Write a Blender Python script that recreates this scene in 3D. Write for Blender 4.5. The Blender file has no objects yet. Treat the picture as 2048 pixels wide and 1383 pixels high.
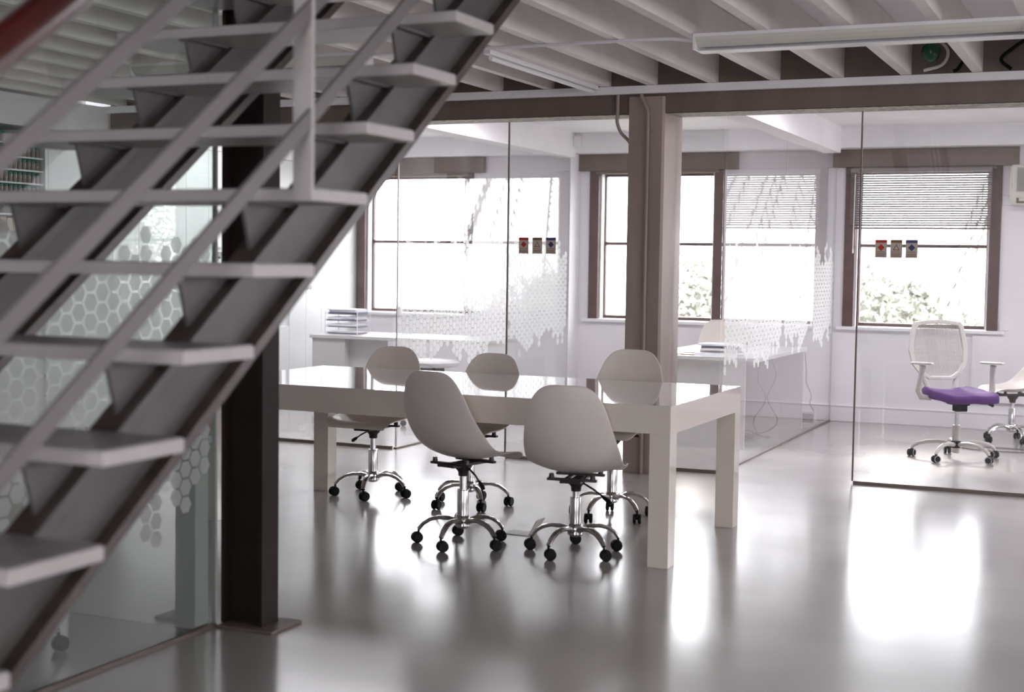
import bpy, math, random
from mathutils import Vector, Matrix
random.seed(7)
C = bpy.context.scene.collection
SC = bpy.context.scene
PI = math.pi

# ---------------------------------------------------------------- camera
PITCH, ROLL, YAW, FPX = -0.059585, 0.01426543, 0.41749714, 2820.73
fwd = Vector((-math.sin(YAW)*math.cos(PITCH), math.cos(YAW)*math.cos(PITCH), math.sin(PITCH)))
r0 = Vector((math.cos(YAW), math.sin(YAW), 0)); u0 = r0.cross(fwd)
rr = math.cos(ROLL)*r0 + math.sin(ROLL)*u0
uu = -math.sin(ROLL)*r0 + math.cos(ROLL)*u0
cam = bpy.data.objects.new('camera', bpy.data.cameras.new('camera')); C.objects.link(cam)
M = Matrix((rr, uu, -fwd)).transposed().to_4x4(); M.translation = (0, 0, 1.4)
cam.matrix_world = M
cam.data.sensor_width = 36; cam.data.lens = FPX/2048*36
cam.data.clip_start = .05; cam.data.clip_end = 300
cam.data.dof.use_dof = True; cam.data.dof.focus_distance = 8.6; cam.data.dof.aperture_fstop = 2.4
SC.camera = cam

# ---------------------------------------------------------------- world, exposure
SKY = 7.0
w = bpy.data.worlds.new('world'); SC.world = w; w.use_nodes = True
bg = w.node_tree.nodes['Background']; bg.inputs[0].default_value = (.95, .95, 1.0, 1); bg.inputs[1].default_value = SKY
SC.view_settings.view_transform = 'Standard'; SC.view_settings.look = 'None'
SC.view_settings.gamma = 1; SC.view_settings.exposure = 0.9; SC.view_settings.use_curve_mapping = False
cy = SC.cycles
cy.max_bounces = 14; cy.diffuse_bounces = 6; cy.glossy_bounces = 6; cy.transparent_max_bounces = 40; cy.transmission_bounces = 8
cy.caustics_reflective = False; cy.caustics_refractive = False; cy.sample_clamp_indirect = 6; cy.use_denoising = True
cy.blur_glossy = .5

WINX = [-6.82, -4.23, -1.775, .75, 3.83]        # centres of the windows in the rear wall
YB = 12.87                                       # inner face of the rear wall
YF = 9.163                                       # plane of the front glass
sun = bpy.data.lights.new('sun', 'SUN'); sun.energy = 2.6; sun.angle = math.radians(14); sun.color = (1, .93, .86)
so = bpy.data.objects.new('sun', sun); C.objects.link(so)
so.rotation_euler = Vector((.26, -1, -.50)).to_track_quat('-Z', 'Y').to_euler()
def portal(loc, rot, sx, sy):
    l = bpy.data.lights.new('window_daylight', 'AREA'); l.shape = 'RECTANGLE'; l.size = sx; l.size_y = sy
    l.cycles.is_portal = True
    o = bpy.data.objects.new('window_daylight', l); C.objects.link(o); o.location = loc; o.rotation_euler = rot
for wx in WINX: portal((wx, 13.12, 1.57), (PI/2, 0, PI), 1.2, 1.45)   # -Z of the light points to -Y
FRONTW = [(-1.3, .7)]
for a, b in FRONTW: portal(((a+b)/2, -2.3, 1.7), (PI/2, 0, 0), b-a, 1.6)
RIGHTW = [(-1.0, 1.6), (3.2, 5.8), (10.0, 12.0)]
for a, b in RIGHTW: portal((6.6, (a+b)/2, 1.65), (PI/2, 0, PI/2), b-a, 1.5)

# ---------------------------------------------------------------- helpers
class MB:
    def __init__(s): s.v = []; s.f = []; s.smooth = False
    def add(s, v, f):
        n = len(s.v); s.v += [tuple(p) for p in v]; s.f += [tuple(i+n for i in q) for q in f]; return s
    def box(s, x0, x1, y0, y1, z0, z1):
        v = [(x, y, z) for x in (x0, x1) for y in (y0, y1) for z in (z0, z1)]
        return s.add(v, [(0,1,3,2),(4,6,7,5),(0,4,5,1),(2,3,7,6),(0,2,6,4),(1,5,7,3)])
    def quad(s, *p): return s.add(p, [tuple(range(len(p)))])
    def prism(s, pts, d):
        n = len(pts); d = Vector(d)
        v = [Vector(p) for p in pts] + [Vector(p)+d for p in pts]
        return s.add(v, [tuple(range(n))[::-1], tuple(range(n, 2*n))] + [(i, (i+1) % n, n+(i+1) % n, n+i) for i in range(n)])
    def tube(s, path, r, n=10, closed_ends=True):
        P = [Vector(p) for p in path]; rs = r if isinstance(r, (list, tuple)) else [r]*len(P)
        T = [(P[min(i+1, len(P)-1)]-P[max(i-1, 0)]).normalized() for i in range(len(P))]
        up = Vector((0, 0, 1)) if abs(T[0].z) < .9 else Vector((1, 0, 0))
        a = T[0].cross(up).normalized(); base = len(s.v); vs = []; fs = []
        for i, p in enumerate(P):
            a = (a - T[i]*a.dot(T[i])).normalized(); b = T[i].cross(a)
            for k in range(n):
                t = 2*PI*k/n; vs.append(p + rs[i]*(math.cos(t)*a + math.sin(t)*b))
        for i in range(len(P)-1):
            for k in range(n):
                fs.append((i*n+k, i*n+(k+1) % n, (i+1)*n+(k+1) % n, (i+1)*n+k))
        if closed_ends: fs += [tuple(range(n))[::-1], tuple(range((len(P)-1)*n, len(P)*n))]
        return s.add(vs, fs)
    def lathe(s, prof, c=(0, 0, 0), n=20, axis='z'):
        vs = []; fs = []
        for r, h in prof:
            for k in range(n):
                t = 2*PI*k/n; p = (r*math.cos(t), r*math.sin(t), h)
                if axis == 'x': p = (h, r*math.cos(t), r*math.sin(t))
                if axis == 'y': p = (r*math.cos(t), h, r*math.sin(t))
                vs.append((p[0]+c[0], p[1]+c[1], p[2]+c[2]))
        m = len(prof)
        for i in range(m-1):
            for k in range(n): fs.append((i*n+k, i*n+(k+1) % n, (i+1)*n+(k+1) % n, (i+1)*n+k))
        fs += [tuple(range(n))[::-1], tuple(range((m-1)*n, m*n))]
        return s.add(vs, fs)
    def build(s, name, mat, parent=None, origin=(0, 0, 0), bevel=0, smooth=False, loc=None):
        me = bpy.data.meshes.new(name)
        me.from_pydata([(x-origin[0], y-origin[1], z-origin[2]) for x, y, z in s.v], [], s.f)
        me.materials.append(mat)
        import bmesh
        b = bmesh.new(); b.from_mesh(me); bmesh.ops.recalc_face_normals(b, faces=b.faces); b.to_mesh(me); b.free()
        if smooth:
            me.polygons.foreach_set('use_smooth', [True]*len(me.polygons))
        o = bpy.data.objects.new(name, me); C.objects.link(o)
        if parent: o.parent = parent
        else: o.location = origin
        if bevel:
            m = o.modifiers.new('edge', 'BEVEL'); m.width = bevel; m.segments = 2; m.limit_method = 'ANGLE'
        if smooth:
            try:
                m = o.modifiers.new('split', 'EDGE_SPLIT'); m.split_angle = math.radians(40)
            except Exception: pass
        return o
def curve(P, k=6):
    """Catmull-Rom points through P"""
    P = [Vector(p) for p in P]; Q = [2*P[0]-P[1]] + P + [2*P[-1]-P[-2]]; out = []
    for i in range(1, len(Q)-2):
        a, b, c, d = Q[i-1:i+3]
        for j in range(k):
            t = j/k; out.append(.5*((2*b)+(c-a)*t+(2*a-5*b+4*c-d)*t*t+(3*b-a-3*c+d)*t**3))
    return out+[Q[-2]]
def tag(o, label=None, cat=None, group=None, kind=None):
    if label: o['label'] = label
    if cat: o['category'] = cat
    if group: o['group'] = group
    if kind: o['kind'] = kind
    return o
def root(name, loc, rz=0, **k):
    o = bpy.data.objects.new(name, None); C.objects.link(o); o.location = loc; o.rotation_euler = (0, 0, rz); o.empty_display_size = .1
    return tag(o, **k)
def kids(o): return [c for c in bpy.data.objects if c.parent == o]
def copy_tree(o, parent=None):
    c = o.copy(); C.objects.link(c)
    if parent: c.parent = parent
    for ch in kids(o): copy_tree(ch, c)
    return c

# ---------------------------------------------------------------- materials
def mat(name, col, rough=.5, metal=0, spec=.5, noise=0, nscale=8, bump=0, bscale=40, coat=0, stretch=None, col2=None):
    m = bpy.data.materials.new(name); m.use_nodes = True; nt = m.node_tree; b = nt.nodes['Principled BSDF']
    b.inputs['Base Color'].default_value = (*col, 1); b.inputs['Roughness'].default_value = rough
    b.inputs['Metallic'].default_value = metal; b.inputs['Specular IOR Level'].default_value = spec
    if coat: b.inputs['Coat Weight'].default_value = coat; b.inputs['Coat Roughness'].default_value = .04
    tc = nt.nodes.new('ShaderNodeTexCoord'); mp = nt.nodes.new('ShaderNodeMapping'); nt.links.new(tc.outputs['Object'], mp.inputs[0])
    if stretch: mp.inputs['Scale'].default_value = stretch
    if noise or col2:
        n = nt.nodes.new('ShaderNodeTexNoise'); n.inputs['Scale'].default_value = nscale; n.inputs['Detail'].default_value = 5
        nt.links.new(mp.outputs[0], n.inputs['Vector'])
        r = nt.nodes.new('ShaderNodeValToRGB'); c2 = col2 or tuple(max(0, c*(1-noise)) for c in col)
        r.color_ramp.elements[0].position = .35; r.color_ramp.elements[1].position = .68
        r.color_ramp.elements[0].color = (*c2, 1); r.color_ramp.elements[1].color = (*col, 1)
        nt.links.new(n.outputs['Fac'], r.inputs[0]); nt.links.new(r.outputs[0], b.inputs['Base Color'])
    if bump:
        n2 = nt.nodes.new('ShaderNodeTexNoise'); n2.inputs['Scale'].default_value = bscale; n2.inputs['Detail'].default_value = 3
        nt.links.new(mp.outputs[0], n2.inputs['Vector'])
        bu = nt.nodes.new('ShaderNodeBump'); bu.inputs['Strength'].default_value = bump; bu.inputs['Distance'].default_value = .01
        nt.links.new(n2.outputs['Fac'], bu.inputs['Height']); nt.links.new(bu.outputs[0], b.inputs['Normal'])
    return m
def glass_mat(name, tint=(.982, .99, .988), ior=1.5, rough=0.0, dirt=0.0):
    m = bpy.data.materials.new(name); m.use_nodes = True; nt = m.node_tree
    for n in list(nt.nodes): nt.nodes.remove(n)
    out = nt.nodes.new('ShaderNodeOutputMaterial'); mx = nt.nodes.new('ShaderNodeMixShader')
    tr = nt.nodes.new('ShaderNodeBsdfTransparent'); tr.inputs[0].default_value = (*tint, 1)
    gl = nt.nodes.new('ShaderNodeBsdfGlossy'); gl.inputs['Roughness'].default_value = rough; gl.inputs[0].default_value = (1, 1, 1, 1)
    fr = nt.nodes.new('ShaderNodeFresnel'); fr.inputs[0].default_value = ior
    ge = nt.nodes.new('ShaderNodeNewGeometry'); iv = nt.nodes.new('ShaderNodeMath'); iv.operation = 'SUBTRACT'; iv.inputs[0].default_value = 1
    # only the outward side of each pane reflects: no reflection when a ray leaves the thin slab
    mul = nt.nodes.new('ShaderNodeMath'); mul.operation = 'MULTIPLY'
    nt.links.new(ge.outputs['Backfacing'], iv.inputs[1]); nt.links.new(fr.outputs[0], mul.inputs[0]); nt.links.new(iv.outputs[0], mul.inputs[1])
    m2 = nt.nodes.new('ShaderNodeMath'); m2.operation = 'MULTIPLY'; m2.inputs[1].default_value = 1.6; m2.use_clamp = True
    nt.links.new(mul.outputs[0], m2.inputs[0])
    nt.links.new(m2.outputs[0], mx.inputs[0]); nt.links.new(tr.outputs[0], mx.inputs[1]); nt.links.new(gl.outputs[0], mx.inputs[2])
    last = mx
    if dirt:
        df = nt.nodes.new('ShaderNodeBsdfDiffuse'); df.inputs[0].default_value = (.8, .8, .8, 1)
        mx2 = nt.nodes.new('ShaderNodeMixShader')
        tc = nt.nodes.new('ShaderNodeTexCoord'); n = nt.nodes.new('ShaderNodeTexNoise'); n.inputs['Scale'].default_value = 3; n.inputs['Detail'].default_value = 8
        mr = nt.nodes.new('ShaderNodeMapRange'); mr.inputs[1].default_value = .45; mr.inputs[2].default_value = .8; mr.inputs[3].default_value = dirt*.3; mr.inputs[4].default_value = dirt
        nt.links.new(tc.outputs['Object'], n.inputs['Vector']); nt.links.new(n.outputs['Fac'], mr.inputs[0]); nt.links.new(mr.outputs[0], mx2.inputs[0])
        nt.links.new(mx.outputs[0], mx2.inputs[1]); nt.links.new(df.outputs[0], mx2.inputs[2]); last = mx2
    nt.links.new(last.outputs[0], out.inputs[0]); return m
def film_mat(name):
    m = bpy.data.materials.new(name); m.use_nodes = True; nt = m.node_tree
    for n in list(nt.nodes): nt.nodes.remove(n)
    out = nt.nodes.new('ShaderNodeOutputMaterial'); a = nt.nodes.new('ShaderNodeMixShader'); b = nt.nodes.new('ShaderNodeMixShader')
    d = nt.nodes.new('ShaderNodeBsdfDiffuse'); t = nt.nodes.new('ShaderNodeBsdfTranslucent'); tr = nt.nodes.new('ShaderNodeBsdfTransparent')
    d.inputs[0].default_value = t.inputs[0].default_value = (.9, .92, .9, 1)
    a.inputs[0].default_value = .6; b.inputs[0].default_value = .36
    nt.links.new(d.outputs[0], a.inputs[1]); nt.links.new(t.outputs[0], a.inputs[2])
    nt.links.new(a.outputs[0], b.inputs[1]); nt.links.new(tr.outputs[0], b.inputs[2]); nt.links.new(b.outputs[0], out.inputs[0]); return m

WALL = mat('wall paint', (.83, .79, .83), .55, noise=.05, nscale=2, bump=.05, bscale=12)
CEIL = mat('ceiling paint', (.82, .80, .82), .6, noise=.06, nscale=3)
JOIST = mat('joist paint', (.80, .76, .73), .5, noise=.08, nscale=5)
BEAM = mat('brown beam paint', (.165, .122, .10), .5, noise=.2, nscale=6, stretch=(1, 1, .3), bump=.1, bscale=20)
COL = mat('flare-lightened column paint', (.36, .28, .25), .42, noise=.25, nscale=5, stretch=(1, 1, .15))  # base colour lightened to imitate lens flare over the column
POST = mat('dark post paint', (.026, .017, .014), .6, spec=.2, noise=.25, nscale=8)
STAIR = mat('stair grey paint', (.48, .445, .43), .4, noise=.10, nscale=9, bump=.1, bscale=30)
STRING = mat('stringer paint', (.095, .088, .082), .42, noise=.25, nscale=6, bump=.1, bscale=20, col2=(.07, .064, .06))
FLANGE = mat('worn flange paint', (.10, .07, .06), .3, noise=.3, nscale=9, col2=(.05, .036, .032))
GUSSET = mat('gusset paint', (.12, .11, .107), .5, noise=.15, nscale=8)
RAILM = mat('balustrade paint', (.155, .135, .135), .42, noise=.1, nscale=6)
TREADTOP = mat('tread plate', (.30, .275, .29), .33, noise=.3, nscale=18, bump=.5, bscale=60)
HAND = mat('red handrail', (.075, .006, .004), .3, coat=.6, noise=.5, nscale=5)
TABLE = mat('white lacquer', (.76, .69, .61), .12, spec=.6, coat=.6)
TABTOP = mat('glossy white lacquer', (.74, .72, .70), .025, spec=.8, coat=1)
SHELL = mat('white plastic shell', (.76, .70, .65), .38, noise=.03, nscale=10)
CHAIRP = mat('chair grey white plastic', (.56, .52, .50), .4); CABLE = mat('cable grey', (.16, .14, .15), .5)
CHROME = mat('chrome', (.62, .60, .60), .16, metal=1)
BLACK = mat('black plastic', (.006, .006, .006), .5, spec=.15)
DARKMETAL = mat('dark metal', (.06, .045, .045), .4, metal=.6)
WHITEP = mat('white plastic', (.80, .78, .80), .35)
PURPLE = mat('purple fabric', (.105, .030, .185), .85, noise=.2, nscale=60, bump=.2, bscale=300)
BROWNW = mat('brown window frame', (.115, .062, .055), .45, noise=.3, nscale=12)
REVEAL = mat('white reveal paint', (.8, .78, .8), .5)
CAB = mat('cabinet white', (.74, .76, .755), .3, noise=.03, nscale=1)
GREYDESK = mat('desk grey', (.56, .55, .55), .4)
DESKW = mat('desk white', (.70, .68, .68), .35)
RAILD = mat('dark floor rail', (.16, .125, .105), .4)
DUSTY = mat('worn white plaster edge', (.62, .58, .52), .7, noise=.5, nscale=30)
PAPER = mat('paper', (.82, .82, .86), .8)
PAPERD = mat('dark folder', (.12, .11, .16), .6)
TAN = mat('tan cardboard', (.50, .42, .34), .8, noise=.2)
JARB = mat('jar body', (.36, .30, .28), .15, noise=.35, nscale=60)
JARL = mat('green lid', (.03, .20, .15), .4)
RED = mat('sticker red', (.45, .03, .02), .5); AMB = mat('sticker ochre', (.22, .12, .04), .5); BLU = mat('sticker blue', (.05, .05, .16), .5)
CARD = mat('sticker card', (.55, .47, .42), .6); TXT = mat('sticker print', (.28, .19, .14), .6)
GREEN = mat('green glass', (.008, .07, .035), .15)
SLAT = mat('shade-darkened blind slat', (.20, .175, .175), .4)  # backlit shade put into the colour of the pale slats
CUP = mat('dark purple ceramic', (.025, .012, .06), .3)
ACM = mat('ac casing', (.62, .60, .54), .5); ACG = mat('ac grille', (.30, .28, .25), .6)
LEAF = mat('leaves', (.26, .26, .21), .6, noise=.5, nscale=4)
PALM = mat('palm leaves', (.13, .13, .10), .6, noise=.5, nscale=4)
LEAF2 = mat('pale leaves', (.38, .38, .32), .6, noise=.5, nscale=4)
BARK = mat('bark', (.16, .13, .10), .9, noise=.4)
GROUND = mat('ground outside', (.30, .29, .24), .9, noise=.3, nscale=.6)
GLASS = glass_mat('partition glass', dirt=.035); SGLASS = glass_mat('tinted stair glass', (.86, .90, .875), dirt=.03); PANE = glass_mat('window glass', (.98, .98, .98)); FILM = film_mat('frosted film')
CLEARP = glass_mat('clear acrylic', (.93, .93, .96), 1.49, dirt=.25)

def floor_material():
    m = mat('polished resin floor', (.44, .42, .425), .2, spec=.5); nt = m.node_tree; b = nt.nodes['Principled BSDF']
    tc = nt.nodes.new('ShaderNodeTexCoord')
    n = nt.nodes.new('ShaderNodeTexNoise'); n.inputs['Scale'].default_value = 1.1; n.inputs['Detail'].default_value = 3; n.inputs['Roughness'].default_value = .45
    nt.links.new(tc.outputs['Object'], n.inputs['Vector'])
    r = nt.nodes.new('ShaderNodeValToRGB'); r.color_ramp.elements[0].position = .3; r.color_ramp.elements[1].position = .7
    r.color_ramp.elements[0].color = (.34, .315, .30, 1); r.color_ramp.elements[1].color = (.40, .375, .36, 1)
    nt.links.new(n.outputs['Fac'], r.inputs[0]); nt.links.new(r.outputs[0], b.inputs['Base Color'])
    mr = nt.nodes.new('ShaderNodeMapRange'); mr.inputs[1].default_value = .3; mr.inputs[2].default_value = .7; mr.inputs[3].default_value = .17; mr.inputs[4].default_value = .25
    nt.links.new(n.outputs['Fac'], mr.inputs[0]); nt.links.new(mr.outputs[0], b.inputs['Roughness'])
    mp = nt.nodes.new('ShaderNodeMapping'); mp.inputs['Scale'].default_value = (.8, 2.2, 1); nt.links.new(tc.outputs['Object'], mp.inputs[0])
    n2 = nt.nodes.new('ShaderNodeTexNoise'); n2.inputs['Scale'].default_value = 2.2; n2.inputs['Detail'].default_value = 2
    nt.links.new(mp.outputs[0], n2.inputs['Vector'])
    bu = nt.nodes.new('ShaderNodeBump'); bu.inputs['Strength'].default_value = .10; bu.inputs['Distance'].default_value = .01
    nt.links.new(n2.outputs['Fac'], bu.inputs['Height']); nt.links.new(bu.outputs[0], b.inputs['Normal'])
    b.inputs['Coat Weight'].default_value = .35; b.inputs['Coat Roughness'].default_value = .17
    return m
FLOOR = floor_material()

# ---------------------------------------------------------------- room shell
def structure(name, mb, m, **k):
    o = mb.build(name, m, **k); o['kind'] = 'structure'; return o
XL, XR, Y0 = -7.5, 6.5, -2.2
structure('floor', MB().box(-8.3, XR+.25, Y0-.25, YB+.25, -.12, 0), FLOOR)
# rear wall with five window openings
OW, Z0, Z1 = .60, .865, 2.285
mb = MB(); xs = [-8.3]
for wx in WINX: xs += [wx-OW, wx+OW]
xs.append(XR+.25)
for i in range(0, len(xs), 2): mb.box(xs[i], xs[i+1], YB, YB+.25, 0, 2.9)
for wx in WINX:
    mb.box(wx-OW, wx+OW, YB, YB+.25, 0, Z0); mb.box(wx-OW, wx+OW, YB, YB+.25, Z1, 2.9)
structure('wall_back', mb, WALL)
structure('wall_left', MB().box(-8.3, -8.1, Y0-.25, YB, 0, 2.9), WALL)
mb = MB(); ys = [Y0-.25]
for a, b in RIGHTW: ys += [a, b]
ys.append(YB)
for i in range(0, len(ys), 2): mb.box(XR, XR+.25, ys[i], ys[i+1], 0, 2.9)
for a, b in RIGHTW: mb.box(XR, XR+.25, a, b, 0, .9); mb.box(XR, XR+.25, a, b, 2.4, 2.9)
structure('wall_right', mb, WALL)
mb = MB(); xs = [-8.1]
for a, b in FRONTW: xs += [a, b]
xs.append(XR)
for i in range(0, len(xs), 2): mb.box(xs[i], xs[i+1], Y0-.25, Y0, 0, 2.9)
for a, b in FRONTW: mb.box(a, b, Y0-.25, Y0, 0, .9); mb.box(a, b, Y0-.25, Y0, 2.5, 2.9)
structure('wall_front', mb, WALL)
# deck over the front hall (with the stair opening) and flat ceiling over the glazed rooms
mb = MB(); SX0, SX1, SY0, SY1 = -3.2, -1.7, 1.0, 5.6
mb.box(-8.1, SX0, Y0, 9.0, 2.79, 2.9).box(SX1, XR, Y0, 9.0, 2.79, 2.9).box(SX0, SX1, Y0, SY0, 2.79, 2.9).box(SX0, SX1, SY1, 9.0, 2.79, 2.9)
mb.box(SX0-.02, SX0, SY0, SY1, 2.9, 5.2).box(SX1, SX1+.02, SY0, SY1, 2.9, 5.2).box(SX0, SX1, SY0-.02, SY0, 2.9, 5.2).box(SX0, SX1, SY1, SY1+.02, 2.9, 5.2).box(SX0, SX1, SY0, SY1, 5.2, 5.3)
structure('ceiling', mb, CEIL)
structure('ceiling', MB().box(-8.1, XR, 9.2, YB, 2.63, 2.9), CEIL)
# white bulkhead along the rear wall and white down-stand beams over the partitions
structure('trim_1', MB().box(-8.1, XR, 12.62, YB, 2.445, 2.63), CEIL)
structure('trim_2', MB().box(-2.62, -2.45, 9.2, 12.62, 2.40, 2.63), CEIL)
structure('trim_3', MB().box(-5.13, -4.96, 9.2, 12.62, 2.40, 2.63), CEIL)
structure('trim_4', MB().box(-8.1, XR, 9.13, 9.2, 2.389, 2.9), CEIL)
structure('baseboard_back', MB().box(-4.97, XR, YB-.022, YB, .0, .15).box(-4.97, XR, YB-.03, YB-.022, .135, .15), WALL, bevel=.004)
# big brown cross beam with its worn pale underside, joists running away from the camera
structure('ceiling_beam', MB().box(-7.46, XR, 8.95, 9.13, 2.392, 2.79), BEAM)
structure('trim_5', MB().box(-7.46, XR, 8.955, 9.2, 2.386, 2.389), DUSTY)
jx = [-3.68, -3.27, -2.945, -2.535, -2.13, -1.73, -1.32, -.905]
jx = [-3.68-.405*k-.38 for k in range(11)][::-1] + jx + [-.905+.41*k for k in range(1, 18)]
for x in jx:
    y0 = Y0+.02 if not (SX0-.06 < x < SX1+.06) else SY1+.02
    structure('ceiling_beam', MB().box(x-.056, x, y0, 8.948, 2.57, 2.788), JOIST)
# column
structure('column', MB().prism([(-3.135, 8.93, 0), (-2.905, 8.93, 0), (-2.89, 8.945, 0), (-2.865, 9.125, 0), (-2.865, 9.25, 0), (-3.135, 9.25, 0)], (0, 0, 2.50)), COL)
# steel H post at the end of the stair glass with its base plate
r = root('post', (-3.06, 4.47, 0), kind='thing', label='dark brown steel H-section post on a rusty base plate behind the staircase', cat='post')
og = (-3.06, 4.47, 0)
MB().box(-3.155, -3.14, 4.41, 4.52, .012, 2.465).box(-2.985, -2.97, 4.41, 4.52, .012, 2.465).box(-3.14, -2.985, 4.455, 4.468, .012, 2.465).build('steel_section', POST, r, og)
MB().box(-3.15, -2.90, 4.37, 4.58, 0, .012).build('base_plate', BEAM, r, og, bevel=.003)

# ---------------------------------------------------------------- windows of the rear wall
for i, wx in enumerate(WINX):
    r = root('window_%d' % (i+1), (wx, YB, Z0), kind='structure'); og = (wx, YB, Z0)
    mb = MB()                                                    # broad brown outer casing on the room side
    yo = YB-.03
    mb.box(wx-.667, wx-.57, yo, YB+.02, .845, 2.285).box(wx+.575, wx+.667, yo, YB+.02, .845, 2.285)
    mb.build('window_casing', BROWNW, r, og, bevel=.004)
    mb = MB(); ya, yb = YB+.10, YB+.15                           # sash set back in the reveal
    mb.box(wx-.60, wx-.54, ya, yb, .862, 2.29).box(wx+.54, wx+.60, ya, yb, .862, 2.29)
    mb.box(wx-.54, wx+.54, ya, yb, .862, .897).box(wx-.54, wx+.54, ya, yb, 2.235, 2.285).box(wx-.54, wx+.54, ya, yb, 1.575, 1.607)
    mb.build('window_frame', BROWNW, r, og, bevel=.003)
    MB().box(wx-.54, wx+.54, ya+.02, ya+.024, .897, 2.235).build('window_pane', PANE, r, og)
    MB().box(wx-.57, wx-.555, YB+.02, YB+.10, .865, 2.28).box(wx+.555, wx+.57, YB+.02, YB+.10, .865, 2.28).build('window_reveal', REVEAL, r, og)
    MB().box(wx-.72, wx+.72, YB-.05, YB+.10, .832, .862).build('window_sill', REVEAL, r, og, bevel=.004)
    MB().box(wx-.78, wx+.80, YB-.06, YB-.001, 2.285, 2.444).build('window_lintel', BEAM, r, og, bevel=.003)
    MB().box(wx-.60, wx+.62, YB-.045, YB-.001, 2.255, 2.284).box(wx-.62, wx+.64, YB-.066, YB-.061, 2.287, 2.295).build('blind_track', BEAM, r, og)
for k, (a, b) in enumerate(FRONTW):
    r = root('window_%d' % (6+k), (a, Y0, .9), kind='structure'); og = (a, Y0, .9)
    MB().box(a, a+.06, Y0-.15, Y0-.1, .9, 2.5).box(b-.06, b, Y0-.15, Y0-.1, .9, 2.5).box(a+.06, b-.06, Y0-.15, Y0-.1, .9, .95).box(a+.06, b-.06, Y0-.15, Y0-.1, 2.45, 2.5).box((a+b)/2-.02, (a+b)/2+.02, Y0-.15, Y0-.1, .95, 2.45).build('window_frame', BROWNW, r, og)
for k, (a, b) in enumerate(RIGHTW):
    r = root('window_%d' % (10+k), (XR, a, .9), kind='structure'); og = (XR, a, .9)
    MB().box(XR+.1, XR+.15, a, a+.06, .9, 2.4).box(XR+.1, XR+.15, b-.06, b, .9, 2.4).box(XR+.1, XR+.15, a+.06, b-.06, .9, .95).box(XR+.1, XR+.15, a+.06, b-.06, 2.35, 2.4).box(XR+.1, XR+.15, a+.06, b-.06, 1.6, 1.64).build('window_frame', BROWNW, r, og)

# venetian blind half lowered on window_3
wx = WINX[2]; og = (wx, 12.78, 1.74)
r = root('venetian_blind', og, label='pale venetian blind half lowered over the window behind the purple chair', cat='window blind')
MB().box(wx-.61, wx+.59, 12.765, 12.80, 2.235, 2.27).build('head_rail', SLAT, r, og)
mb = MB()
for k in range(23):
    z = 2.222-k*.0205
    mb.prism([(wx-.61, 12.774, z+.0076), (wx-.61, 12.795, z-.0076), (wx-.61, 12.795, z-.0090), (wx-.61, 12.774, z+.0062)], (1.2, 0, 0))
mb.build('slats', SLAT, r, og)
MB().box(wx-.61, wx+.59, 12.77, 12.80, 1.735, 1.752).build('bottom_rail', BROWNW, r, og)
mb = MB()
for x in (-.42, 0, .42): MB().tube([(wx+x, 12.769, 2.235), (wx+x, 12.769, 1.75)], .0012, 5).build('ladder_cord', WHITEP, r, og)

MB().tube([(wx-.565, 12.75, 2.22), (wx-.57, 12.75, 1.56)], .0035, 6).tube([(wx-.57, 12.75, 1.56), (wx-.57, 12.75, 1.52)], .006, 6).build('wand', WHITEP, r, og)

# ---------------------------------------------------------------- glass partitions
def hexfilm(name, glass, og, x, y0, y1, side, zt, zb, seed, p=.0655):
    """frosted hexagons on a pane standing in the plane x"""
    rnd = random.Random(seed); mb = MB(); R = p/2/.866; dx = 1.5*R; g = .89; xx = x+side*.0072
    n = int((y1-y0-.02)/dx); top = zt; bot = zb
    for i in range(n):
        yc = y0+R+.01+i*dx; off = p/2 if i % 2 else 0
        top = zt + rnd.choice([-.10, -.05, 0, 0, .0, .03]); bot = zb + .05*math.sin(i*.33+seed) + rnd.uniform(-.08, .08)
        for j in range(-2, 30):
            zc = .1 + j*p + off
            if zc < bot or zc > top: continue
            edge = min(zc-bot, top-zc)
            if edge < p*1.1 and rnd.random() < .22: continue
            if yc+R > y1 or yc-R < y0: continue
            mb.add([(xx, yc+g*R*math.cos(k*PI/3), zc+g*R*math.sin(k*PI/3)) for k in range(6)], [(0, 1, 2, 3, 4, 5)])
    return mb.build('frosted_hexagon_film', FILM, glass, og)
def pane(name, x0, x1, y0, y1, z0, z1, label, rail=True, cat='glass panel', group=None):
    og = ((x0+x1)/2, (y0+y1)/2, 0); r = root(name, og, label=label, cat=cat, group=group)
    g = MB().box(x0, x1, y0, y1, z0, z1).build('pane', SGLASS if x1 < -3.16 and y1 < 5 else GLASS, r, og)
    if rail:
        e = .008
        MB().box(x0-(e if x1-x0 < .05 else 0), x1+(e if x1-x0 < .05 else 0), y0-(e if y1-y0 < .05 else 0), y1+(e if y1-y0 < .05 else 0), 0, z0).build('floor_channel', RAILD, r, og)
    return r, g, og
GT = 2.384
def edge_strip(r, og, x, y, m=RAILD, wd=.005):
    MB().box(x-wd, x+wd, y-.007, y+.007, .02, GT).build('edge_seal', m, r, og)
r, g, og = pane('glass_panel', -7.40, -5.03, YF-.006, YF+.006, .022, GT, 'clear glass front panel of the far left room behind the table')
edge_strip(r, og, -4.995, YF, GREYDESK, .004)
r, g, og = pane('glass_panel', -4.10, -3.14, YF-.006, YF+.006, .022, GT, 'glass front panel with three safety stickers, left of the brown column')
edge_strip(r, og, -4.107, YF)
r, g, og = pane('glass_panel', -2.86, -2.545, YF-.006, YF+.006, .022, GT, 'narrow glass front panel between the brown column and the doorway')
r, g, og = pane('glass_panel', -1.64, 1.6, YF-.006, YF+.006, .022, GT, 'glass front panel with three safety stickers, in front of the purple chair')
edge_strip(r, og, -1.647, YF)
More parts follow.
